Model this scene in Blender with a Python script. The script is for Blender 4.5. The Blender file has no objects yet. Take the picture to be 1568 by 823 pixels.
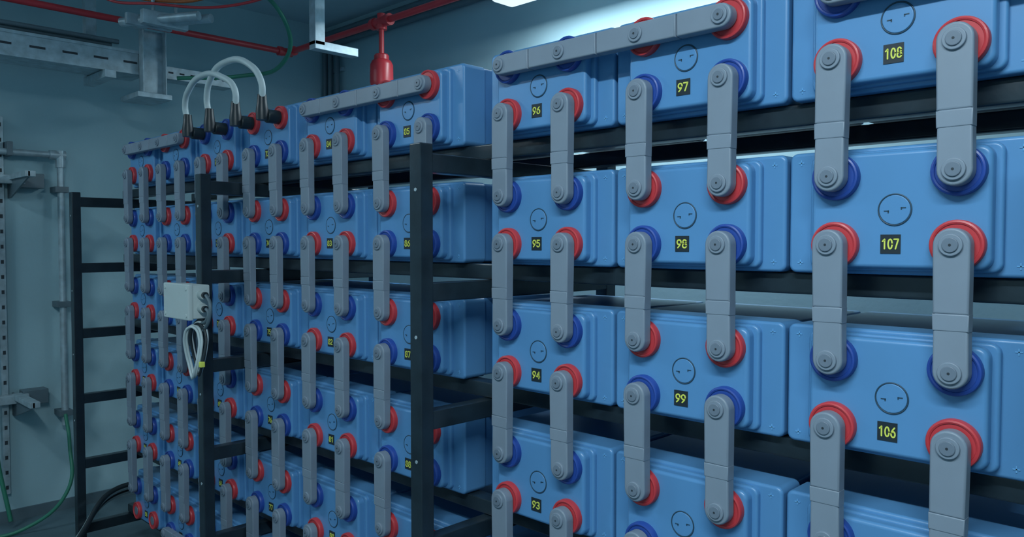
import bpy, bmesh, math
from mathutils import Vector, Matrix
S=1.25; FZ=-1.12
def P(x,y,z): return Vector((x*S,y*S,(z-FZ)*S))
scn=bpy.context.scene
scn.view_settings.view_transform='Standard'
scn.view_settings.look='None'
col=scn.collection

# ---------------- materials ----------------
def mat(name,c,rough=.5,metal=0,var=.08,scale=8,bump=0,bscale=60,spec=.5,coat=0,emit=None,es=0,r2=None):
    m=bpy.data.materials.new(name); m.use_nodes=True
    nt=m.node_tree; b=nt.nodes['Principled BSDF']
    tc=nt.nodes.new('ShaderNodeTexCoord')
    n=nt.nodes.new('ShaderNodeTexNoise'); n.inputs['Scale'].default_value=scale; n.inputs['Detail'].default_value=4
    nt.links.new(tc.outputs['Object'],n.inputs['Vector'])
    r=nt.nodes.new('ShaderNodeValToRGB')
    r.color_ramp.elements[0].position=.3; r.color_ramp.elements[1].position=.7
    r.color_ramp.elements[0].color=tuple(max(0,v*(1-var)) for v in c)+(1,)
    r.color_ramp.elements[1].color=tuple(min(1,v*(1+var)) for v in c)+(1,)
    nt.links.new(n.outputs['Fac'],r.inputs['Fac']); nt.links.new(r.outputs['Color'],b.inputs['Base Color'])
    b.inputs['Roughness'].default_value=rough; b.inputs['Metallic'].default_value=metal
    b.inputs['Specular IOR Level'].default_value=spec
    b.inputs['Coat Weight'].default_value=coat; b.inputs['Coat Roughness'].default_value=.12
    if bump:
        n2=nt.nodes.new('ShaderNodeTexNoise'); n2.inputs['Scale'].default_value=bscale
        nt.links.new(tc.outputs['Object'],n2.inputs['Vector'])
        bp=nt.nodes.new('ShaderNodeBump'); bp.inputs['Strength'].default_value=bump; bp.inputs['Distance'].default_value=.01
        nt.links.new(n2.outputs['Fac'],bp.inputs['Height']); nt.links.new(bp.outputs['Normal'],b.inputs['Normal'])
    if emit:
        b.inputs['Emission Color'].default_value=emit+(1,); b.inputs['Emission Strength'].default_value=es
    return m
M={}
M['blue']=mat('battery_blue_plastic',(.095,.270,.52),.34,var=.05,scale=5,coat=.06)
M['blue2']=mat('battery_case_blue',(.07,.225,.47),.38,var=.05,scale=5)
M['bluel']=mat('emboss_blue',(.16,.42,.72),.3)
M['strap']=mat('grey_cover_plastic',(.200,.255,.320),.45,var=.05,scale=12)
M['bolt']=mat('grey_bolt_cap',(.145,.19,.245),.4,var=.06)
M['hole']=mat('hole_dark',(.02,.03,.04),.6)
M['red']=mat('terminal_red',(.53,.042,.052),.42,var=.05,coat=.04)
M['navy']=mat('terminal_blue',(.018,.065,.32),.42,var=.05,coat=.04)
M['ink']=mat('vent_ink',(.02,.06,.10),.5)
M['label']=mat('label_black',(.012,.022,.03),.5)
M['yel']=mat('label_yellow',(.70,.76,.12),.6)
M['rack']=mat('rack_black_paint',(.013,.024,.034),.3,var=.2,scale=20,bump=.05,coat=.15)
M['galv']=mat('galvanised_steel',(.36,.46,.51),.4,metal=.3,var=.2,scale=25)
M['wall']=mat('wall_paint',(.32,.49,.55),.8,var=.05,scale=2,bump=.05)
M['ceil']=mat('ceiling_paint',(.40,.55,.62),.85,var=.04,scale=2)
M['floor']=mat('floor_concrete',(.09,.15,.18),.45,var=.2,scale=4,bump=.05)
M['pipered']=mat('sprinkler_red',(.52,.035,.045),.35,var=.08)
M['cond']=mat('conduit_grey',(.10,.15,.18),.45,var=.1)
M['white']=mat('cable_white',(.46,.55,.57),.45,var=.05)
M['box']=mat('junction_box_plastic',(.50,.58,.58),.5,var=.03)
M['blk']=mat('rubber_black',(.013,.022,.028),.4)
M['green']=mat('cable_green',(.03,.20,.13),.45)
M['orange']=mat('cable_orange',(.5,.12,.03),.45)
M['lamp']=mat('lamp_diffuser',(.8,.8,.8),.5,emit=(.80,.95,1.0),es=.9)
M['lampb']=mat('lamp_body',(.6,.65,.68),.5)

# ---------------- mesh builder ----------------
class MB:
    def __init__(s): s.bm=bmesh.new(); s.mats=[]
    def mi(s,k):
        if k not in s.mats: s.mats.append(k)
        return s.mats.index(k)
    def merge(s,t,k,smooth=True):
        i=s.mi(k)
        bmesh.ops.recalc_face_normals(t,faces=t.faces)
        for f in t.faces: f.material_index=i; f.smooth=smooth
        me=bpy.data.meshes.new('t'); t.to_mesh(me); s.bm.from_mesh(me); bpy.data.meshes.remove(me); t.free()
    def box(s,x0,x1,y0,y1,z0,z1,k,bev=0,seg=2):
        t=bmesh.new(); bmesh.ops.create_cube(t,size=1)
        bmesh.ops.scale(t,vec=(abs(x1-x0),abs(y1-y0),abs(z1-z0)),verts=t.verts)
        bmesh.ops.translate(t,vec=((x0+x1)/2,(y0+y1)/2,(z0+z1)/2),verts=t.verts)
        if bev: bmesh.ops.bevel(t,geom=t.edges[:],offset=bev,segments=seg,affect='EDGES',profile=.5)
        s.merge(t,k)
    def prism(s,pts,y0,y1,k,bev=0,seg=3):
        t=bmesh.new(); vs=[t.verts.new((p[0],y1,p[1])) for p in pts]; f=t.faces.new(vs)
        r=bmesh.ops.extrude_face_region(t,geom=[f]); nv=[v for v in r['geom'] if isinstance(v,bmesh.types.BMVert)]
        bmesh.ops.translate(t,vec=(0,y0-y1,0),verts=nv)
        if bev:
            es=[e for e in t.edges if all(abs(v.co.y-y0)<1e-7 for v in e.verts)]
            bmesh.ops.bevel(t,geom=es,offset=bev,segments=seg,affect='EDGES',profile=.5)
        s.merge(t,k)
    def cyl(s,c,r,y0,y1,k,n=32,bev=0):
        s.prism([(c[0]+r*math.cos(2*math.pi*i/n),c[1]+r*math.sin(2*math.pi*i/n)) for i in range(n)],y0,y1,k,bev)
    def tube(s,a,b,r,k,n=16):
        a=Vector(a);b=Vector(b);d=b-a
        t=bmesh.new(); bmesh.ops.create_cone(t,cap_ends=True,segments=n,radius1=r,radius2=r,depth=d.length)
        q=d.to_track_quat('Z','Y').to_matrix().to_4x4()
        bmesh.ops.transform(t,matrix=Matrix.Translation((a+b)/2)@q,verts=t.verts); s.merge(t,k)
    def torus(s,c,R,r,y,k,n=40,m=8):
        t=bmesh.new(); g=[]
        for i in range(n):
            a=2*math.pi*i/n; g.append([t.verts.new((c[0]+(R+r*math.cos(2*math.pi*j/m))*math.cos(a),y+r*math.sin(2*math.pi*j/m),c[1]+(R+r*math.cos(2*math.pi*j/m))*math.sin(a))) for j in range(m)])
        for i in range(n):
            for j in range(m):
                t.faces.new((g[i][j],g[(i+1)%n][j],g[(i+1)%n][(j+1)%m],g[i][(j+1)%m]))
        s.merge(t,k)
    def lathe(s,c,prof,k,n=28):
        t=bmesh.new(); g=[]
        for r,z in prof: g.append([t.verts.new((c[0]+r*math.cos(2*math.pi*i/n),c[1]+r*math.sin(2*math.pi*i/n),z)) for i in range(n)])
        for a in range(len(g)-1):
            for i in range(n): t.faces.new((g[a][i],g[a][(i+1)%n],g[a+1][(i+1)%n],g[a+1][i]))
        t.faces.new(g[0]); t.faces.new(g[-1]); s.merge(t,k)
    def stroke(s,pts,w,y0,y1,k):
        for (a,c) in zip(pts[:-1],pts[1:]):
            dx,dz=c[0]-a[0],c[1]-a[1]; l=math.hypot(dx,dz) or 1; nx,nz=-dz/l*w/2,dx/l*w/2
            s.prism([(a[0]+nx,a[1]+nz),(a[0]-nx,a[1]-nz),(c[0]-nx,c[1]-nz),(c[0]+nx,c[1]+nz)],y0,y1,k)
        for i,a in enumerate(pts): s.cyl(a,w/2,y0-.00003*(1+i%2),y1,k,8)
    def mesh(s,name,absolute=False):
        for v in s.bm.verts:
            if absolute: v.co=P(*v.co)
            else: v.co=v.co*S
        me=bpy.data.meshes.new(name); s.bm.to_mesh(me); s.bm.free()
        for k in s.mats: me.materials.append(M[k])
        me.set_sharp_from_angle(angle=math.radians(35))
        return me
def mk(name,me,loc=None,parent=None,wn=True):
    o=bpy.data.objects.new(name,me); col.objects.link(o)
    if loc is not None: o.location=loc
    if parent: o.parent=parent
    if wn:
        w=o.modifiers.new('wn','WEIGHTED_NORMAL'); w.keep_sharp=True
    return o
def absobj(name,mb): 
    me=mb.mesh(name,True)
    c=sum((v.co for v in me.vertices),Vector())/max(1,len(me.vertices))
    for v in me.vertices: v.co-=c
    return mk(name,me,c)
def rrect(hx,hz,r,n=6):
    pts=[]
    for cx,cz,a0 in ((hx-r,hz-r,0),(-hx+r,hz-r,90),(-hx+r,-hz+r,180),(hx-r,-hz+r,270)):
        for i in range(n+1):
            a=math.radians(a0+90*i/n); pts.append((cx+r*math.cos(a),cz+r*math.sin(a)))
    return pts
def curve(name,pts,r,k,cyclic=False,smooth=True,parent=None):
    cu=bpy.data.curves.new(name,'CURVE'); cu.dimensions='3D'; cu.bevel_depth=r*S; cu.bevel_resolution=4; cu.use_fill_caps=True
    w=[P(*p) for p in pts]; c=w[0].copy()
    if parent: c=Vector(parent.location)
    if smooth:
        sp=cu.splines.new('BEZIER'); sp.bezier_points.add(len(w)-1)
        for b,p in zip(sp.bezier_points,w): b.co=p-c; b.handle_left_type=b.handle_right_type='AUTO'
    else:
        sp=cu.splines.new('POLY'); sp.points.add(len(w)-1)
        for b,p in zip(sp.points,w): b.co=tuple(p-c)+(1,)
    sp.use_cyclic_u=cyclic; sp.resolution_u=16
    cu.materials.append(M[k])
    o=bpy.data.objects.new(name,cu); col.objects.link(o)
    if parent: o.parent=parent
    else: o.location=c
    return o

# ---------------- battery cell ----------------
TX=.0720; TZ=.0440; YE=.36
def battery(up,lo):
    b=MB()
    b.box(-.145,.145,.09,YE,-.081,.081,'blue2',.006)
    b.prism(rrect(.148,.083,.010),.055,.112,'blue',.005)
    b.prism(rrect(.1145,.0775,.012),.046,.056,'blue',.004)
    b.prism(rrect(.106,.074,.014),.030,.047,'blue',.006)
    for sx in (-1,1):
        for sz,k in ((1,up),(-1,lo)):
            c=(sx*TX,sz*TZ)
            b.cyl(c,.0300,.0205,.031,k,40,.003)
            b.torus(c,.0272,.0028,.0213,k)
            b.cyl(c,.015,.0195,.03,'bolt',24,.001)
        for sz in (-1,1):
            x,z=sx*.131,sz*.069
            b.box(x-.004,x+.004,.0542,.0555,z-.0007,z+.0007,'bluel')
            b.box(x-.0007,x+.0007,.0542,.0555,z-.004,z+.004,'bluel')
    b.cyl((0,0),.0185,.0285,.031,'blue',40,.001)
    b.torus((0,0),.0195,.0010,.0296,'ink')
    b.box(-.0125,-.0065,.0278,.0287,-.0020,-.0008,'ink'); b.box(-.0080,-.0065,.0278,.0287,-.0040,-.0010,'ink')
    b.box(.0075,.0135,.0278,.0287,.0018,.0030,'ink'); b.box(.0075,.0088,.0278,.0287,.0000,.0025,'ink')
    b.box(-.0165,.0075,.0290,.0303,-.055,-.031,'label')
    return b.mesh('battery_cell')
A=battery('navy','red'); B=battery('red','navy')
def arc(cx,cz,rx,rz,a0,a1,n=10): return [(cx+rx*math.cos(math.radians(a0+(a1-a0)*i/n)),cz+rz*math.sin(math.radians(a0+(a1-a0)*i/n))) for i in range(n+1)]
DG={'0':[arc(.3,.5,.28,.5,0,360,16)],
'1':[[(.08,.78),(.36,1),(.36,0)]],
'2':[arc(.3,.72,.28,.28,170,-30,8)+[(.02,0),(.6,0)]],
'3':[arc(.28,.75,.27,.25,150,-90,8)+arc(.28,.25,.30,.25,90,-150,8)],
'4':[[(.46,0),(.46,1),(.0,.28),(.62,.28)]],
'5':[[(.55,1),(.1,1),(.06,.55)]+arc(.28,.32,.3,.32,120,-150,9)],
'6':[[(.48,1),(.2,.72)]+arc(.3,.3,.28,.3,150,510,14)],
'7':[[(.0,1),(.58,1),(.2,0)]],
'8':[arc(.3,.75,.24,.25,0,360,12),arc(.3,.25,.29,.26,0,360,12)],
'9':[[(.12,0),(.4,.28)]+arc(.3,.7,.28,.3,-30,330,14)]}
def number(txt):
    b=MB(); h=.0120; adv=.0096 if len(txt)<3 else .0072; dw=.0120 if len(txt)<3 else .0086
    tw=adv*(len(txt)-1)+.6*dw
    for i,ch in enumerate(txt):
        for pl in DG[ch]:
            b.stroke([(-tw/2+i*adv+p[0]*dw,(p[1]-.5)*h) for p in pl],.0021 if len(txt)<3 else .0018,-.0004,.0003,'yel')
    return b.mesh('number')
cols=[-.333,-.634,-.935,-1.3077,-1.608,-1.905,-2.205,-2.497,-2.786]
Z0=.283; PITCH=.238; NR=6
nums=[(108,-1),(97,1),(96,-1),(85,1),(84,-1),(73,1),(72,-1),(61,1),(60,-1)]
for ci,cx in enumerate(cols):
    for r in range(NR):
        zc=Z0-PITCH*r
        o=mk('battery_cell',A if ci%2==0 else B,P(cx,1.0,zc))
        n,d=nums[ci]
        to=mk('number',number(str(n+d*r)),parent=o,wn=False)
        to.location=(-.0045*S,.0288*S,-.0430*S)

# ---------------- strap covers ----------------
def bolt(b,c,y=0):
    b.cyl(c,.0130,y-.0035,y+.001,'strap',32,.0012)
    b.cyl(c,.0088,y-.0055,y-.002,'bolt',28,.001)
    b.cyl(c,.0016,y-.0058,y-.005,'hole',10)
L=PITCH/2-TZ
def strap():
    b=MB(); N=14
    def half(hw,zend,zmid):
        sg=1 if zend>0 else -1
        pts=[(hw*math.cos(math.pi*i/N),sg*(abs(zend)+hw*math.sin(math.pi*i/N)*1.0)) for i in range(N+1)]
        pts+= [(-hw*.96,zmid),(hw*.96,zmid)]
        return pts
    b.prism(half(.0200,L,-.006),0,.018,'strap',.003)
    b.prism(half(.0192,-L,.01),.0015,.018,'strap',.003)
    b.prism([(-.0196,-.006),(.0196,-.006),(.0192,-.026),(-.0192,-.026)],.0006,.0178,'strap',.0015)
    bolt(b,(0,L),0); bolt(b,(0,-L),.0015)
    return b.mesh('terminal_strap')
SM=strap()
for ci,cx in enumerate(cols):
    for r in range(NR-1):
        zm=Z0-PITCH*(r+.5)
        for sx in (-1,1):
            o=mk('terminal_strap',SM,P(cx+sx*TX,1.0,zm))
            o.rotation_euler=(0,math.radians([.5,-.6,.2,-.3,.6][(ci*3+r*2+sx)%5]),0)
def busbar(ts,name='bus_bar_cover',z=Z0+TZ):
    b=MB(); hw=.0175; N=12
    xs=sorted(ts)
    edges=[xs[0]]+[ (xs[i]+xs[i+1])/2 for i in range(len(xs)-1)]+[xs[-1]]
    for i in range(len(xs)):
        x0,x1=edges[i],edges[i+1]
        if i==0:
            p=[(x0-hw*math.sin(math.pi*j/N),z+hw*math.cos(math.pi*j/N)) for j in range(N+1)]+[(x1-.001,z-hw),(x1-.001,z+hw)]
        elif i==len(xs)-1:
            p=[(x1+hw*math.sin(math.pi*j/N),z-hw*math.cos(math.pi*j/N)) for j in range(N+1)]+[(x0+.001,z+hw),(x0+.001,z-hw)]
        else: p=[(x0+.001,z-hw),(x1-.001,z-hw),(x1-.001,z+hw),(x0+.001,z+hw)]
        b.prism(p,1.0,1.018,'strap',.003)
        c=(xs[i],z)
        b.cyl(c,.0125,.9965,1.001,'strap',28,.001); b.cyl(c,.008,.9945,.998,'bolt',24,.001); b.cyl(c,.0018,.9941,.995,'hole',10)
    b.box(xs[0],xs[-1],1.004,1.017,z-hw+.003,z+hw-.003,'bolt')
    return absobj(name,b)
def tt(*c): return [x+s*TX for x in c for s in (-1,1)]
busbar(tt(cols[1],cols[2])); busbar(tt(cols[3],cols[4])); busbar(tt(cols[7],cols[8])); busbar(tt(cols[0])+[-.13])
zb=Z0-PITCH*(NR-1)-TZ
for a,c in ((0,1),(2,3),(4,5),(6,7)): busbar(tt(cols[a],cols[c]),z=zb)

# ---------------- rack ----------------
rk=MB()
XL,XR=-3.085,-.10
posts=[-.12,-1.110,-2.02,-3.07]
for r in range(NR):
    zt=Z0-PITCH*r-.0835
    for y0 in (1.07,1.33):
        rk.box(XL,XR,y0,y0+.036,zt-.031,zt,'rack',.004)
    for px in posts:
        rk.box(px-.015,px+.015,.915,1.45,zt-.067,zt-.032,'rack',.003)
for px in posts:
    rk.box(px-.0165,px+.0165,.888,.918,FZ,.185,'rack',.003)
    rk.box(px-.0165,px+.0165,1.44,1.475,FZ,.185,'rack',.003)
    for z in (-.17,-.4,-.64,.1): rk.cyl((px+.002,z),.0035,.8868,.889,'galv',12,.0005)
    rk.box(px-.04,px+.04,.865,.945,FZ,FZ+.008,'rack'); rk.box(px-.04,px+.04,1.415,1.50,FZ,FZ+.008,'rack')
absobj('battery_rack',rk)

# ---------------- jumper cables ----------------
for h,(a,c) in zip((.142,.156),(((cols[6]-TX),(cols[5]-TX)),((cols[6]+TX),(cols[5]+TX)))):
    z=Z0+TZ; e=bpy.data.objects.new('jumper_cable',None); col.objects.link(e); e.location=P((a+c)/2,.99,z)
    m=(a+c)/2; yy=.975
    curve('cable',[(a,yy,z+.03),(a-.005,yy-.005,z+.080),(a+.05,yy-.015,z+h-.022),(m,yy-.02,z+h),(c-.05,yy-.015,z+h-.018),(c+.005,yy-.005,z+.085),(c,yy,z+.03)],.0085,'white',parent=e)
    for x in (a,c):
        b=MB(); b.cyl((x,z),.0175,.985,1.0195,'blk',28,.004); b.lathe((x,yy),[(.015,z-.012),(.016,z+.01),(.013,z+.03),(.0115,z+.048),(.0115,z+.052)],'blk'); b.cyl((x,z),.009,.972,.99,'bolt',20,.001)
        me=b.mesh('boot',True)
        for v in me.vertices: v.co-=e.location
        mk('boot',me,parent=e)

# ---------------- junction box + coil ----------------
b=MB()
b.box(-2.100,-1.950,.84,.8865,-.192,-.105,'box',.004)
b.box(-2.103,-1.947,.828,.842,-.195,-.102,'box',.004)
for x in (-2.09,-1.96):
    for z in (-.183,-.114): b.cyl((x,z),.005,.8265,.829,'box',14,.0005)
for z in (-.13,-.165):
    b.tube((-1.95,.862,z),(-1.930,.862,z),.011,'box'); b.tube((-1.935,.862,z),(-1.920,.862,z),.008,'blk')
absobj('junction_box',b)
e=bpy.data.objects.new('cable_coil',None); col.objects.link(e); e.location=P(-1.95,.87,-.27)
for i,(k,dx) in enumerate((('blk',0),('white',.006),('blk',.010),('white',-.003),('white',-.006))):
    pts=[]
    for j in range(10):
        a=2*math.pi*j/10; pts.append((-1.955+dx+.038*math.cos(a),.862-.005*i+.006*math.sin(2*a),-.262-.004*i+.066*math.sin(a)))
    curve('loop',pts,.0034,k,cyclic=True,parent=e)
curve('lead',[(-1.920,.862,-.165),(-1.905,.862,-.175),(-1.91,.86,-.19),(-1.945,.86,-.205)],.0045,'cond',parent=e)
curve('lead',[(-1.920,.862,-.13),(-1.897,.862,-.15),(-1.90,.86,-.19),(-1.93,.86,-.22)],.0045,'cond',parent=e)
bb=MB(); bb.box(-1.914,-1.902,.838,.85,-.31,-.296,'yel',.002); me=bb.mesh('tag',True)
for v in me.vertices: v.co-=e.location
mk('tag',me,parent=e)

# ---------------- room ----------------
W=-3.6; YB=2.29; ZC=1.143; XR_=1.6; YF=-1.3
def plane(name,x0,x1,y0,y1,z0,z1,k):
    b=MB(); b.box(x0,x1,y0,y1,z0,z1,k); return absobj(name,b)
plane('floor',W-.05,XR_+.05,YF-.05,YB+.05,FZ-.08,FZ,'floor')
plane('ceiling',W-.05,XR_+.05,YF-.05,YB+.05,ZC,ZC+.08,'ceil')
plane('wall_left',W-.08,W,YF-.05,YB+.05,FZ,ZC,'wall')
plane('wall_back',W,XR_,YB,YB+.08,FZ,ZC,'wall')
plane('wall_right',XR_,XR_+.08,YF-.05,YB+.05,FZ,ZC,'wall')
plane('wall_front',W,XR_,YF-.08,YF,FZ,ZC,'wall')
plane('baseboard_left',W,W+.008,YF,YB,FZ,FZ+.045,'cond')
plane('baseboard_back',W+.01,XR_,YB-.008,YB,FZ,FZ+.045,'cond')

# ---------------- sprinkler pipe ----------------
b=MB(); px,py,pz=-3.09,1.771,.837; r=.0125
b.tube((px,-1.28,pz),(px,py,pz),r,'pipered'); b.tube((px,py,pz),(.8,py,pz),r,'pipered')
b.tube((px,py-.05,pz),(px,py-.03,pz),.02,'pipered'); b.tube((px+.03,py,pz),(px+.05,py,pz),.02,'pipered')
b.tube((px-.0,py-.045,pz),(px,py+.016,pz),.0175,'pipered'); b.tube((px-.016,py,pz),(px+.045,py,pz),.0175,'pipered')
sx=-2.41
b.tube((sx-.05,py,pz),(sx+.05,py,pz),.018,'pipered')
b.tube((sx-.055,py,pz),(sx-.035,py,pz),.022,'pipered');b.tube((sx+.035,py,pz),(sx+.055,py,pz),.022,'pipered')
b.tube((sx,py,pz+.03),(sx,py,pz),.016,'pipered')
b.lathe((sx,py),[(.021,pz-.03),(.021,pz-.012)],'pipered')
b.tube((sx,py,pz),(sx,py,pz-.13),.010,'pipered')
b.lathe((sx,py),[(.024,.715),(.028,.710),(.028,.695),(.036,.690),(.043,.675),(.044,.61),(.040,.595),(.030,.59)],'pipered')
for x in (-1.4,-.3): b.tube((x,py,pz),(x,py,ZC),.006,'galv')
for y in (.1,): b.tube((px,y,pz),(px,y,ZC),.006,'galv')
absobj('sprinkler_pipe',b)

# ---------------- cable trunking ----------------
b=MB(); tx=-3.23
def channel_y(x,z,y0,y1,w,h,t=.004):
    b.box(x-w/2,x+w/2,y0,y1,z-h/2,z-h/2+t,'galv',.001); b.box(x-w/2,x-w/2+t,y0,y1,z-h/2,z+h/2,'galv',.001); b.box(x+w/2-t,x+w/2,y0,y1,z-h/2,z+h/2,'galv',.001)
channel_y(tx,.70,-1.2,1.19,.16,.085)
b.box(tx+.075,tx+.084,-1.2,1.19,.735,.746,'galv')
b.box(tx+.075,tx+.084,-1.2,1.19,.655,.664,'galv')
channel_y(tx,.690,1.15,1.56,.08,.05)
for i in range(22):
    y=-1.1+i*.105; b.box(tx+.0795,tx+.0812,y,y+.05,.695,.703,'hole')
for i in range(8):
    y=1.2+i*.045; b.box(tx+.0395,tx+.0405,y,y+.02,.688,.695,'hole')
for y in (.35,1.05):
    b.box(tx-.14,tx+.105,y-.02,y+.02,.625,.655,'galv',.002)
    for s in (-.12,): b.box(tx+s-.02,tx+s+.02,y-.02,y+.02,.655,ZC,'galv',.002)
b.box(tx+.085,tx+.089,1.16,1.25,.58,.83,'galv',.001); b.box(tx+.085,tx+.125,1.16,1.164,.58,.83,'galv',.001); b.box(tx+.085,tx+.125,1.246,1.25,.58,.83,'galv',.001)
b.box(tx-.06,tx+.125,1.14,1.27,.565,.585,'galv',.002)
for k in range(6): b.tube((tx-.055+k*.02,-1.2,.765+.012*(k%2)),(tx-.055+k*.02,1.0+.02*k,.765+.012*(k%2)),.009,'cond')
absobj('cable_trunking',b)
b=MB()
for dy in (0,.045): b.tube((-2.98,1.04+dy,.80),(-2.70,1.20+dy,.80),.016,'galv')
b.box(-2.86,-2.83,1.06,1.22,.775,.825,'galv',.003); b.box(-2.92,-2.90,1.03,1.19,.78,.82,'galv',.003)
b.tube((-2.845,1.10,.82),(-2.845,1.10,ZC),.006,'galv'); b.tube((-2.845,1.18,.82),(-2.845,1.18,ZC),.006,'galv')
absobj('conduit_clamp',b)
curve('earth_cable',[(-2.9,.95,1.14),(-2.78,1.15,1.0),(-2.62,1.35,.93),(-2.62,1.5,.80),(-2.75,1.55,.70),(-3.0,1.5,.68),(-3.13,1.3,.66)],.008,'green')
curve('signal_cable',[(-2.9,.9,1.14),(-2.95,1.0,.93),(-2.8,1.15,.86),(-2.55,1.3,.90),(-2.4,1.5,1.0),(-2.4,1.7,1.14)],.006,'orange')
curve('signal_cable',[(-3.0,.8,1.14),(-3.0,.95,.9),(-2.8,1.1,.84),(-2.6,1.3,.84),(-2.5,1.5,.95),(-2.5,1.75,1.14)],.005,'pipered')
b=MB(); b.box(-2.44,-2.40,1.48,1.52,.70,ZC,'galv',.002); b.box(-2.44,-2.40,1.48,1.66,.685,.715,'galv',.002)
b.box(-2.46,-2.38,1.46,1.54,ZC-.012,ZC,'galv')
absobj('strut_bracket',b)
b=MB()
for i,x in enumerate((-3.57,-3.52,-3.46)):
    b.tube((x,2.26,FZ),(x,2.26,ZC-.05-.03*i),.014,'cond'); b.tube((x,2.26,ZC-.05-.03*i),(1.4,2.26,ZC-.05-.03*i),.014,'cond')
for z in (.2,.6,.9): b.box(-3.6,-3.43,2.27,2.29,z-.01,z+.01,'galv')
absobj('wall_conduit',b)

# ---------------- left wall fittings ----------------
b=MB()
def strut(y,z0,z1):
    b.box(-3.598,-3.565,y-.012,y+.012,z0,z1,'galv',.002)
    n=int((z1-z0)/.06)
    for i in range(n): b.box(-3.566,-3.5640,y-.005,y+.005,z0+.02+i*.06,z0+.035+i*.06,'hole')
strut(.785,-1.0,.50)
absobj('perforated_strut',b)
b=MB()
for z in (.25,-.62):
    b.box(-3.562,-3.525,.55,.86,z-.015,z+.02,'galv',.003)
    b.box(-3.598,-3.535,.84,.93,z-.028,z+.03,'cond',.003)
    b.prism([(-3.598,z+.02),(-3.30,z+.02),(-3.30,z),(-3.56,z-.07),(-3.598,z-.07)],.815,.821,'cond')
    b.box(-3.562,-3.30,.805,.84,z+.0,z+.022,'galv',.002)
absobj('wall_bracket',b)
b=MB()
b.tube((-3.54,.55,.36),(-3.54,.985,.36),.013,'galv'); b.tube((-3.54,.99,.36),(-3.54,.99,-.75),.013,'galv')
b.tube((-3.54,.95,.36),(-3.54,1.008,.36),.019,'galv'); b.tube((-3.54,.99,.378),(-3.54,.99,.31),.019,'galv')
for z in (.22,-.25,-.7): b.box(-3.598,-3.522,.965,1.015,z-.012,z+.012,'cond',.002)
b.box(-3.598,-3.522,.80,.82,.345,.40,'cond',.002)
absobj('steel_pipe',b)
curve('earth_cable',[(-3.55,.745,.6),(-3.545,.745,.2),(-3.55,.74,-.3),(-3.545,.745,-.8),(-3.5,.78,-1.09)],.008,'green')
curve('earth_cable',[(-3.50,.98,-.70),(-3.42,.97,-.80),(-3.36,.94,-.98),(-3.40,.80,-1.10),(-3.45,.6,-1.11)],.007,'green')
for i in range(4):
    curve('floor_cable',[(-2.9+.04*i,.75,-1.105+.004*i),(-3.0+.03*i,.86,-1.06+.02*i),(-3.1+.03*i,1.02,-.96+.02*i),(-3.06+.04*i,1.25,-.95)],.009,'blk' if i%2 else 'white')

# ---------------- lamps ----------------
def lamp(x0,x1,y,z,power,w=.13,up=0):
    b=MB()
    b.box(x0,x1,y-w/2,y+w/2,z+.03,z+.075,'lampb',.012,3)
    b.box(x0+.01,x1-.01,y-w/2+.008,y+w/2-.008,z,z+.04,'lamp',.014,3)
    for x in (x0+.15,x1-.15): b.tube((x,y,z+.07),(x,y,ZC),.004,'galv')
    o=absobj('fluorescent_lamp',b)
    l=bpy.data.lights.new('tube_light','AREA'); l.shape='RECTANGLE'; l.size=(x1-x0-.06)*S; l.size_y=(w-.04)*S; l.energy=power; l.color=(.80,.94,1.0)
    lo=bpy.data.objects.new('tube_light',l); col.objects.link(lo); lo.parent=o
    lo.location=P((x0+x1)/2,y,z-.004)-o.location
    if up:  # extra upward fill light, added to brighten the ceiling
        l=bpy.data.lights.new('ceiling_fill','AREA'); l.shape='RECTANGLE'; l.size=(x1-x0-.06)*S; l.size_y=(w-.04)*S; l.energy=up; l.color=(.80,.94,1.0)
        lo=bpy.data.objects.new('ceiling_fill',l); col.objects.link(lo); lo.parent=o; lo.rotation_euler=(math.pi,0,0)
        lo.location=P((x0+x1)/2,y,z+.079)-o.location
lamp(-.75,.65,-.15,1.00,64,up=5)
lamp(-3.3,-2.5,-.35,.95,17,up=12)  # out-of-view lamp, put near the left wall to brighten it
lamp(-2.04,-.85,2.03,.875,29,up=3)
w=bpy.data.worlds.new('World'); scn.world=w; w.use_nodes=True
w.node_tree.nodes['Background'].inputs['Color'].default_value=(.10,.22,.30,1); w.node_tree.nodes['Background'].inputs['Strength'].default_value=.3

cam=bpy.data.cameras.new('camera'); co=bpy.data.objects.new('camera',cam); col.objects.link(co)
cam.sensor_width=36; cam.lens=27.2; cam.clip_start=.02
co.location=P(0,0,.004); co.rotation_euler=(math.radians(90-1.93),0,math.radians(44.2))
scn.camera=co
